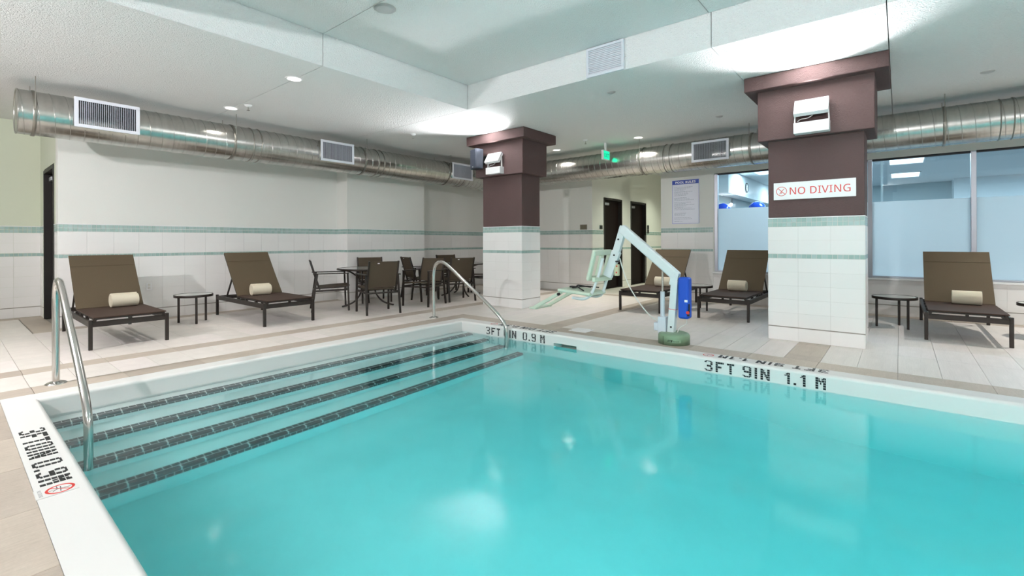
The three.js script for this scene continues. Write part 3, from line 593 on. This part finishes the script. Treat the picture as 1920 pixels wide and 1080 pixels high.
// ---------- ceiling fittings ----------
for (const [x, z, lab, power = DOWN, tint = DOWN_COLOR] of [[2.71, -5.63, 'lit round downlight in the soffit above the pool steps edge'], [2.71, -7.57, 'lit round downlight in the soffit beside the air duct'], [8.45, -3.84, 'lit round downlight in the soffit near the exit sign', 5.5], [8.45, -5.71, 'lit round downlight in the soffit behind the column cap', 5.5], [0.1, -9.9, 'unseen downlight added to light the door recess', 1.2, 0xf2fbe4], [8.45, 1.9, 'downlight above the loungers past the column', 10], [-0.6, -5.63, 'downlight over the deck by the marked coping'], [-0.6, -7.57, 'downlight beside the duct end'], [8.45, 3.6, 'downlight in the window corner'], [-1.8, 1.5, 'downlight at the deep end'], [10.9, -4.7, 'downlight in the door corridor', 5, 0xf2fbe4], [13.0, -4.7, 'downlight deep in the corridor', 5, 0xf2fbe4]]) {  // door recess and past-column downlights are added out of view for brightness
  const o = thing('downlight', lab, 'lamp', [x, HC, z], 0, 'recessed downlights');
  part(o, 'trim_ring', new THREE.TorusGeometry(0.088, 0.012, 8, 36).rotateX(Math.PI / 2).scale(1, 0.6, 1), M.white);
  part(o, 'lamp_lens', new THREE.CylinderGeometry(0.08, 0.08, 0.004, 32).translate(0, -0.003, 0), M.lampDisc);
  spot(o, [0, -0.02, 0], tint, power, 0.98, 0.07);
}
for (const [x, z, y, r, lab] of [[2.82, -3.96, HR, 0.11, 'flat white round cover on the raised ceiling'], [5.64, -2.94, HC, 0.055, 'small grey round cover on the soffit below the grille'], [7.85, -2.2, HC, 0.05, 'small grey round cover on the soffit behind the column cap'], [7.81, 0.8, HC, 0.06, 'small grey round cover on the soffit above the lounger']]) {
  const o = thing('ceiling_cover', lab, 'cover', [x, y, z]);
  part(o, 'disc', new THREE.LatheGeometry([[0, -0.016], [r * 0.7, -0.015], [r * 0.95, -0.008], [r, 0]].map((p) => new THREE.Vector2(...p)), 32), M.ceiling);
  part(o, 'rim', new THREE.TorusGeometry(r, 0.004, 6, 32).rotateX(Math.PI / 2), M.grout);
}
for (const [x, z, lab] of [[5.5, -6.87, 'white sprinkler head on the soffit beside the brown column cap'], [2.81, -7.22, 'small sprinkler head on the soffit beside the downlight'], [7.99, -4.72, 'small sprinkler head on the soffit near the exit sign']]) {
  const o = thing('sprinkler_head', lab, 'sprinkler', [x, HC, z]);
  part(o, 'escutcheon', new THREE.LatheGeometry([[0.012, -0.03], [0.03, -0.025], [0.05, -0.006], [0.052, 0]].map((p) => new THREE.Vector2(...p)), 24), M.white);
  part(o, 'deflector', [cyl(0.008, 0.008, 0.05, 0, -0.05, 0, 10), cyl(0.022, 0.022, 0.003, 0, -0.075, 0, 16)], M.steel);
}
{
  const o = thing('speaker', 'black wall speaker on the brown column beside the flood lamp', 'speaker', [6.44, 2.52, -5.95], -Math.PI / 2 - 0.3);
  part(o, 'cabinet', rbox(0.22, 0.37, 0.16, 0, 0.19, 0.175, 0.02, 3), M.speaker);
  part(o, 'front_mesh', rbox(0.195, 0.34, 0.01, 0, 0.19, 0.257, 0.004), std(0x454b58, 0.55));
  part(o, 'bracket', [box(0.05, 0.12, 0.09, 0, 0.19, 0.045), box(0.08, 0.16, 0.008, 0, 0.19, 0.006)], M.black);
  part(o, 'badge', box(0.02, 0.012, 0.002, -0.0, 0.045, 0.2635), M.white);
}

// ---------- handrails ----------
for (const [x, lab, z0] of [[0.62, 'steel pool handrail over the steps beside the marked coping', -5.565], [4.94, 'steel pool handrail over the steps by the depth letters', -5.675]]) {
  const o = thing('pool_handrail', lab, 'handrail', [x, 0, z0]);
  const top = [[0, 0.02, 0], [0, 0.9, 0], [0, 0.905, 0.22], [0, 0.09, z0 < -5.6 ? 1.48 : 1.36], [0, z0 < -5.6 ? -0.55 : -0.55, z0 < -5.6 ? 1.5 : 1.39]];
  part(o, 'rail', tube([[0, 0.004, 0], [0, 0.72, 0], [0, 0.82, 0.035], [0, 0.875, 0.1], [0, 0.885, 0.17], [0, 0.855, 0.26], [0, 0.57, 0.70], [0, 0.27, 1.14], [0, 0.14, 1.31], [0, 0.05, 1.385], [0, -0.04, 1.41], [0, -0.2, 1.412], [0, -0.598, 1.412]].map(([a, b, c]) => [a, b, c * (z0 < -5.6 ? 1.06 : 0.985)]), 0.0255, 120, 20), M.steel);
  part(o, 'flange', new THREE.LatheGeometry([[0.026, 0.022], [0.036, 0.02], [0.06, 0.012], [0.072, 0.004], [0.072, 0]].map((p) => new THREE.Vector2(...p)), 36), M.steel);
}

// ================= furniture =================
function makeLounger(label) {    // local: feet at the front on z = 0, head end at z = -1.84
  const o = thing('sun_lounger', label, 'sun lounger', [0, 0, 0], 0, 'brown sling sun loungers');
  const w = 0.355, L = 1.83;
  for (const [x, z] of [[-w, -0.02], [w, -0.02], [-w, -L + 0.02], [w, -L + 0.02]]) part(o, 'leg', rbox(0.036, 0.335, 0.036, x, 0.1675, z, 0.004), M.bronze);
  part(o, 'frame', [rbox(0.03, 0.065, L, -w, 0.29, -L / 2, 0.004), rbox(0.03, 0.065, L, w, 0.29, -L / 2, 0.004), rbox(2 * w, 0.06, 0.03, 0, 0.285, -0.02, 0.004), rbox(2 * w, 0.06, 0.03, 0, 0.285, -L + 0.02, 0.004), rbox(2 * w, 0.03, 0.03, 0, 0.3, -1.02, 0.004)], M.bronze);
  part(o, 'seat_frame', [rbox(0.03, 0.026, 1.05, -0.315, 0.343, -0.52, 0.004), rbox(0.03, 0.026, 1.05, 0.315, 0.343, -0.52, 0.004), rbox(0.62, 0.022, 0.02, 0, 0.343, -0.03, 0.004), ...[-0.32, 0, 0.32].map((x) => rbox(0.03, 0.04, 0.03, x, 0.32, -0.02, 0.003)), ...[-0.35, -0.7, -1.0].flatMap((z) => [-0.32, 0.32].map((x) => rbox(0.03, 0.04, 0.05, x * 1.04, 0.325, z, 0.003)))], M.bronze);
  part(o, 'seat_sling', rbox(0.68, 0.012, 1.05, 0, 0.362, -0.5, 0.005), M.slingSeat);
  const h = [0.372, -1.02], t = [1.03, -1.56], back = part(o, 'backrest', [beam([-0.315, h[0], h[1]], [-0.315, t[0], t[1]], 0.03, 0.024), beam([0.315, h[0], h[1]], [0.315, t[0], t[1]], 0.03, 0.024), beam([-0.31, t[0] - 0.02, t[1] + 0.01], [0.31, t[0] - 0.02, t[1] + 0.01], 0.024, 0.024)].map((g) => g.translate(0, -0.016, -0.03)), M.bronze);
  // sling: slightly bowed sheet with a hemmed sleeve at the top
  const n = 14, shp = []; for (let i = 0; i <= n; i++) { const s = i / n, y = h[0] + (t[0] - h[0]) * s, z = h[1] + (t[1] - h[1]) * s - 0.01 * Math.sin(Math.PI * s) + 0.012; shp.push([z, y]); }
  const s = new THREE.Shape(); s.moveTo(...shp[0]); shp.slice(1).forEach((p) => s.lineTo(...p)); shp.slice().reverse().forEach(([z, y]) => s.lineTo(z - 0.009, y - 0.007)); s.closePath();
  part(back, 'back_sling', metreUV(new THREE.ExtrudeGeometry(s, { depth: 0.68, bevelEnabled: false }).rotateY(-Math.PI / 2).translate(0.34, 0, 0), 8), M.slingBack);
  const hem = shp.slice(-4, -1)[0]; part(back, 'hem', beam([-0.335, hem[1], hem[0] + 0.003], [0.335, hem[1], hem[0] + 0.003], 0.004, 0.004), M.slingBack);
  part(o, 'prop', [beam([-0.3, 0.68, -1.29], [-0.3, 0.31, -1.56], 0.02, 0.02), beam([0.3, 0.68, -1.29], [0.3, 0.31, -1.56], 0.02, 0.02), beam([-0.35, 0.31, -1.56], [0.35, 0.31, -1.56], 0.02, 0.02)], M.bronze);
  return o;
}
const loungers = [
  [[1.41, 0, -6.95], 0, 'brown sling sun lounger on the door side of the white wall'],
  [[3.262, 0, -6.92], 0, 'brown sling sun lounger between the wall side table and the dining chairs'],
  [[7.5, 0, -3.405], -Math.PI / 2, 'brown sling sun lounger behind the white pool lift'],
  [[7.48, 0, -2.065], -Math.PI / 2, 'brown sling sun lounger beside the column, below the first window'],
  [[7.5, 0, -0.80], -Math.PI / 2, 'brown sling sun lounger between the tiled column and the windows'],
  [[7.515, 0, 0.598], -Math.PI / 2, 'brown sling sun lounger between two side tables under the windows'],
];
const lounger0 = makeLounger(loungers[0][2]);
loungers.forEach(([p, t, l], k) => { if (k) copyOf(lounger0, p, t, l); else { lounger0.position.set(...p); lounger0.rotation.y = t; } });

function makeTowel() {
  const s = new THREE.Shape(), turns = 4.2, r0 = 0.008, r1 = 0.084, n = 150, th = 0.0125, out = [], inn = [];
  for (let i = 0; i <= n; i++) { const a = i / n * turns * 2 * Math.PI, r = r0 + (r1 - r0) * i / n; out.push([(r + th / 2) * Math.cos(a), (r + th / 2) * Math.sin(a)]); inn.push([(r - th / 2) * Math.cos(a), (r - th / 2) * Math.sin(a)]); }
  s.moveTo(...out[0]); out.slice(1).forEach((p) => s.lineTo(...p)); inn.reverse().forEach((p) => s.lineTo(...p)); s.closePath();
  const g = new THREE.ExtrudeGeometry(s, { depth: 0.262, bevelEnabled: true, bevelThickness: 0.009, bevelSize: 0.003, bevelSegments: 2 }).translate(0, 0, -0.131).rotateY(Math.PI / 2).translate(0, 0.087, 0);
  return metreUV(g, 4);
}
const towelGeo = makeTowel();
for (const [x, z, turn, lab] of [[1.52, -7.83, 0.06, 'rolled cream towel on the lounger by the dark door'], [3.22, -7.82, -0.05, 'rolled cream towel on the lounger beside the dining chairs'], [8.37, -3.33, Math.PI / 2 + 0.05, 'rolled cream towel on the lounger behind the pool lift'], [8.36, -2.07, Math.PI / 2, 'rolled cream towel on the lounger beside the column'], [8.37, -0.80, Math.PI / 2, 'rolled cream towel on the lounger behind the column'], [8.38, 0.66, Math.PI / 2 - 0.03, 'rolled cream towel on the lounger between two side tables']]) {
  const t = new THREE.Mesh(towelGeo, M.towel); t.name = numbered('rolled_towel'); t.position.set(x, 0.3685, z); t.rotation.y = turn; t.userData = { label: lab, category: 'towel', group: 'rolled towels on the loungers' }; scene.add(t);
}

function makeSideTable(label) {
  const o = thing('side_table', label, 'table', [0, 0, 0], 0, 'round bronze side tables'), h = 0.425, r = 0.25;
  part(o, 'rim', new THREE.LatheGeometry([[r - 0.012, h - 0.035], [r, h - 0.035], [r, h], [r - 0.012, h], [r - 0.012, h - 0.035]].map((p) => new THREE.Vector2(...p)), 48), M.bronze);
  part(o, 'glass_top', cyl(r - 0.012, r - 0.012, 0.008, 0, h - 0.006, 0, 48), M.tableGlass);
  for (let k = 0; k < 3; k++) { const a = k * 2 * Math.PI / 3 + 0.5; part(o, 'leg', rbox(0.026, h - 0.01, 0.026, Math.cos(a) * 0.2, (h - 0.01) / 2, Math.sin(a) * 0.2, 0.004), M.bronze); }
  part(o, 'brace', cyl(0.2, 0.2, 0.012, 0, h - 0.028, 0, 32), M.bronze);
  return o;
}
const sideT = makeSideTable('round bronze side table with glass top between the two wall loungers');
sideT.position.set(2.41, 0, -8.19); sideT.rotation.y = 0.9;
copyOf(sideT, [8.40, 0, -2.73], 0.6, 'round bronze side table between the pool lift and the window loungers');
copyOf(sideT, [8.36, 0, -0.06], 0.25, 'round bronze side table beside the tiled column under the windows');
copyOf(sideT, [8.45, 0, 1.36], 0.8, 'round bronze side table across the window lounger from the tiled column');

function makeTable(label) {
  const o = thing('dining_table', label, 'table', [0, 0, 0], 0, 'round bronze dining tables'), h = 0.72, r = 0.55;
  part(o, 'rim', new THREE.LatheGeometry([[r - 0.03, h - 0.03], [r - 0.004, h - 0.03], [r, h - 0.015], [r - 0.004, h], [r - 0.03, h], [r - 0.03, h - 0.03]].map((p) => new THREE.Vector2(...p)), 64), M.bronze);
  part(o, 'glass_top', cyl(r - 0.03, r - 0.03, 0.01, 0, h - 0.008, 0, 64), M.tableGlass);
  for (let k = 0; k < 4; k++) { const a = k * Math.PI / 2 + 0.62, c = Math.cos(a), s = Math.sin(a); part(o, 'leg', tube([[0.44, 0.685], [0.3, 0.64], [0.16, 0.52], [0.115, 0.38], [0.15, 0.22], [0.26, 0.09], [0.4, 0.03], [0.46, 0.017]].map(([q, y]) => [q * c, y, q * s]), 0.015, 48, 10), M.bronze); }
  part(o, 'ring', [new THREE.TorusGeometry(0.105, 0.012, 8, 32).rotateX(Math.PI / 2).translate(0, 0.38, 0), new THREE.TorusGeometry(0.4, 0.012, 8, 48).rotateX(Math.PI / 2).translate(0, 0.688, 0)], M.bronze);
  return o;
}
const table0 = makeTable('round bronze dining table with pale glass top beside the lounger');
table0.position.set(5.04, 0, -7.62);
copyOf(table0, [7.42, 0, -7.6], 0.2, 'round bronze dining table between the brown column and the corner');

function makeChair(label, tagged = true) {     // local: faces +z
  const o = thing('dining_chair', label, 'chair', [0, 0, 0], 0, 'brown sling armchairs around the tables'), w = 0.28;
  for (const s of [-1, 1]) {
    part(o, 'leg', beam([s * w, 0, 0.29], [s * w, 0.645, 0.27], 0.03, 0.03, [1, 0, 0]), M.bronze);
    part(o, 'leg', beam([s * w, 0, -0.31], [s * (w - 0.01), 0.65, -0.22], 0.03, 0.03, [1, 0, 0]), M.bronze);
    part(o, 'armrest', rbox(0.045, 0.018, 0.58, s * w, 0.655, 0.0, 0.006), M.bronze);
    part(o, 'side_rail', [beam([s * (w - 0.005), 0.37, 0.28], [s * (w - 0.005), 0.36, -0.26], 0.018, 0.03), beam([s * (w - 0.03), 0.425, 0.28], [s * (w - 0.03), 0.405, -0.2], 0.022, 0.022)], M.bronze);
    part(o, 'back_post', beam([s * (w - 0.035), 0.38, -0.18], [s * (w - 0.035), 0.88, -0.33], 0.026, 0.026, [1, 0, 0]), M.bronze);
  }
  part(o, 'stretcher', [beam([-w, 0.36, 0.28], [w, 0.36, 0.28], 0.02, 0.025), beam([-w, 0.355, -0.255], [w, 0.355, -0.255], 0.02, 0.025)], M.bronze);
  part(o, 'seat', metreUV(beam([0, 0.44, 0.31], [0, 0.412, -0.19], 0.5, 0.014, [0, 1, 0], 0.005), 8), M.slingChair);
  const back = part(o, 'backrest', metreUV(beam([0, 0.44, -0.192], [0, 0.875, -0.323], 0.475, 0.014, [0, 0, 1], 0.005), 8), M.slingChair);
  part(back, 'maker_tag', box(0.035, 0.012, 0.003, 0.09, 0.845, -0.328).rotateX(0), M.white, 'small white tag');
  return o;
}
// x, z, facing direction
const chairs = [
  [4.40, -7.83, [0.9, 0.43], 'brown sling armchair with its back towards the wall loungers'],
  [4.735, -6.87, [0.29, -0.957], 'brown sling armchair with its back to the pool, nearest the wall loungers'],
  [5.56, -8.22, [-0.35, 0.93], 'brown sling armchair against the pilaster, facing the pool'],
  [5.86, -7.0, [-0.96, 0.27], 'brown sling armchair between the two tables, facing the wall loungers'],
  [6.53, -7.95, [0.9, 0.25], 'brown sling armchair between the two tables, facing the brown column'],
  [6.72, -7.02, [0.35, -0.93], 'brown sling armchair with its back to the pool at the table by the column'],
  [7.75, -8.25, [-0.25, 0.97], 'brown sling armchair by the wall at the table near the column'],
  [8.22, -7.5, [-1, -0.05], 'brown sling armchair in the corner behind the brown column'],
];
const chair0 = makeChair(chairs[0][3]);
chairs.forEach(([x, z, f, lab], k) => { const turn = Math.atan2(f[0], f[1]); if (k) copyOf(chair0, [x, 0, z], turn, lab); else { chair0.position.set(x, 0, z); chair0.rotation.y = turn; } });

// ---------- pool lift ----------
{
  const o = thing('pool_lift', 'white and green pool access lift with hanging seat beside the pool', 'pool lift', [5.47, 0, -2.05]);
  // local: the arm swings along -z; x towards the windows
  const base = part(o, 'base', [new THREE.LatheGeometry([[0, 0], [0.178, 0], [0.178, 0.095], [0.165, 0.118], [0.14, 0.128], [0, 0.13]].map((p) => new THREE.Vector2(...p)), 48)], M.baseGreen);
  part(base, 'seam', [new THREE.CylinderGeometry(0.1795, 0.1795, 0.1, 4, 1, true, -1.95, 0.03).translate(0, 0.05, 0)], M.black);
  const logo = canvasTex(256, 64, (g, w, h) => { g.fillStyle = '#7d9a7c'; g.fillRect(0, 0, w, h); g.fillStyle = '#1f3a22'; g.save(); g.transform(1, 0, -0.2, 1, 8, 0); g.fillRect(6, 8, 88, 48); g.fillStyle = '#7d9a7c'; g.font = 'bold 46px sans-serif'; g.textBaseline = 'middle'; g.fillText('SR', 18, 34); g.fillStyle = '#1f3a22'; g.font = 'bold 42px sans-serif'; g.fillText('Smith', 104, 36); g.restore(); });
  part(base, 'maker_print', new THREE.CylinderGeometry(0.1792, 0.1792, 0.034, 20, 1, true, -1.63, 0.85).translate(0, 0.052, 0), new THREE.MeshStandardMaterial({ map: logo, roughness: 0.4 }));
  part(o, 'mast', [beam([0, 0.12, -0.03], [0, 0.74, 0.02], 0.08, 0.08, [0, 0, 1], 0.006), beam([-0.037, 0.68, 0.0], [-0.037, 0.83, 0.03], 0.008, 0.085, [0, 0, 1]), beam([0.037, 0.68, 0.0], [0.037, 0.83, 0.03], 0.008, 0.085, [0, 0, 1])], M.liftWhite);
  part(o, 'warning_stripe', beam([0, 0.395, -0.008], [0, 0.401, -0.0075], 0.0815, 0.0815, [0, 0, 1]), M.red);
  part(o, 'arm', [beam([0, 0.775, 0.045], [0, 1.365, -0.665], 0.085, 0.115, [0, 1, 0], 0.02), ...[[0.81, 0.02], [1.09, -0.31], [1.35, -0.62]].map(([y, z]) => new THREE.CylinderGeometry(0.012, 0.012, 0.094, 12).rotateZ(Math.PI / 2).translate(0, y, z))], M.liftWhite);
  part(o, 'hanger_arm', [beam([0, 1.385, -0.63], [0, 0.98, -0.76], 0.07, 0.09, [0, 0, 1], 0.01), beam([0, 1.07, -0.73], [0, 0.74, -0.86], 0.065, 0.115, [0, 0, 1], 0.01)], M.liftWhite);
  part(o, 'bolt', [[1.22, -0.69], [1.02, -0.75], [0.94, -0.72], [0.19, -0.02]].map(([y, z]) => new THREE.CylinderGeometry(0.011, 0.011, 0.09, 12).rotateZ(Math.PI / 2).translate(0, y, z)), M.black);
  const act = part(o, 'actuator', [cyl(0.026, 0.026, 0.36, 0, 0.415, -0.135, 20), rbox(0.1, 0.2, 0.1, 0, 0.2, -0.13, 0.012), rbox(0.085, 0.1, 0.085, 0, 0.175, -0.19, 0.015)], std(0xd3dae2, 0.35));
  part(act, 'piston', cyl(0.012, 0.012, 0.42, 0, 0.79, -0.135, 16), M.steel);
  const bat = part(o, 'battery_cover', rbox(0.13, 0.48, 0.125, 0.0, 0.54, 0.13, 0.03, 4), M.blue, 'bright blue battery cover');
  part(bat, 'white_badge', rbox(0.004, 0.028, 0.035, -0.066, 0.51, 0.165, 0.001), M.white);
  part(bat, 'stop_button', [cyl(0.018, 0.018, 0.02, 0, 0, 0, 16).rotateZ(Math.PI / 2).translate(-0.065, 0.38, 0.185)], M.red);
  part(bat, 'strap', [rbox(0.02, 0.1, 0.012, -0.055, 0.43, 0.197, 0.003), rbox(0.03, 0.02, 0.02, -0.06, 0.35, 0.19, 0.003)], M.black);
  part(o, 'cable', [tube([[0, 0.98, -0.69], [0.02, 0.85, -0.66], [0.02, 0.65, -0.58], [0.02, 0.45, -0.45], [0.0, 0.3, -0.3], [0, 0.24, -0.2]], 0.008, 60, 8), tube([[0, 0.3, 0.15], [0.01, 0.24, 0.14], [0, 0.19, 0.07], [0, 0.12, 0.04]], 0.006, 30, 8)], std(0xdcdcd6, 0.5));
  const rc = part(o, 'hand_control', rbox(0.05, 0.15, 0.06, 0, 0.83, -0.73, 0.012), std(0xcfc9a6, 0.5));
  part(rc, 'button', [rbox(0.054, 0.02, 0.02, 0, 0.88, -0.72, 0.003), rbox(0.054, 0.02, 0.02, 0, 0.8, -0.725, 0.003)], M.red);
  // seat shell: back with slots, pan, side tubes, foot rest
  const W = 0.23;
  part(o, 'seat_back', [beam([-W + 0.03, 0.70, -1.03], [-W + 0.03, 1.08, -0.93], 0.07, 0.045, [0, 0, 1], 0.015), beam([W - 0.03, 0.70, -1.03], [W - 0.03, 1.08, -0.93], 0.07, 0.045, [0, 0, 1], 0.015), beam([0, 0.70, -1.03], [0, 1.08, -0.93], 0.06, 0.045, [0, 0, 1], 0.015), beam([-W, 1.05, -0.937], [W, 1.05, -0.937], 0.045, 0.075, [0, 1, 0], 0.015), beam([-W, 0.72, -1.025], [W, 0.72, -1.025], 0.045, 0.06, [0, 1, 0], 0.015), rbox(2 * W, 0.06, 0.05, 0, 0.71, -0.94, 0.012)], M.liftGreen);
  part(o, 'seat_pan', [beam([0, 0.515, -1.0], [0, 0.545, -1.5], 2 * W - 0.02, 0.045, [0, 1, 0], 0.018)], M.liftGreen);
  for (const s of [-1, 1]) part(o, 'seat_tube', tube([[s * (W - 0.1), 0.98, -0.86], [s * (W - 0.1), 0.74, -0.93], [s * (W - 0.07), 0.5, -1.03], [s * (W - 0.05), 0.455, -1.1], [s * (W - 0.05), 0.455, -1.28]], 0.02, 60, 12), M.liftWhite);
  part(o, 'lap_belt', [tube([[-0.2, 0.56, -1.1], [-0.08, 0.585, -1.25], [0.03, 0.6, -1.33], [0.16, 0.57, -1.2]], 0.009, 40, 6), tube([[0.2, 0.57, -1.1], [0.06, 0.59, -1.22], [-0.08, 0.575, -1.35]], 0.008, 40, 6), rbox(0.06, 0.02, 0.09, 0, 0.58, -1.38, 0.006)], M.black);
  for (const s of [-1, 1]) part(o, 'foot_strut', beam([s * (W - 0.05), 0.52, -1.45], [s * (W - 0.05), 0.265, -1.92], 0.035, 0.05, [0, 1, 0], 0.012), M.liftGreen);
  part(o, 'foot_rest', [beam([-W + 0.03, 0.262, -1.93], [W - 0.03, 0.262, -1.93], 0.12, 0.03, [0, 1, 0], 0.012)], M.liftGreen);
  part(o, 'pivot_knob', [[-1, 1]].flat().map((s) => new THREE.CylinderGeometry(0.02, 0.02, 0.03, 12).rotateZ(Math.PI / 2).translate(s * (W - 0.02), 0.49, -1.48)), M.black);
}

// ---------- unseen lamps added in the pool walls to brighten the water ----------
for (const [x, y, z, turn, lab] of [[2.7, -0.8, 3.99, Math.PI, 'round unseen lamp added under water in the deep end wall'], [0.488, -0.7, -1.1, Math.PI / 2, 'round unseen lamp added under water at the middle of the side wall'], [0.488, -0.7, 1.5, Math.PI / 2, 'round unseen lamp added under water in the side wall near the deep end']]) {
  const o = thing('added_pool_lamp', lab, 'lamp', [x, y, z], turn, 'added underwater lamps that brighten the water');
  part(o, 'bezel', new THREE.TorusGeometry(0.15, 0.02, 10, 40).translate(0, 0, 0.01), M.steel);
  part(o, 'lamp_lens', new THREE.CylinderGeometry(0.14, 0.14, 0.01, 40).rotateX(Math.PI / 2).translate(0, 0, 0.006), M.lampDisc);
  const l = new THREE.RectAreaLight(0xf4fbff, UNDERWATER, 0.24, 0.24); l.position.set(0, 0, 0.02); l.rotation.y = Math.PI; o.add(l);
}

scene.traverse((o) => { if (o.isMesh) { o.castShadow = true; o.receiveShadow = true; } });
renderer.render(scene, camera);
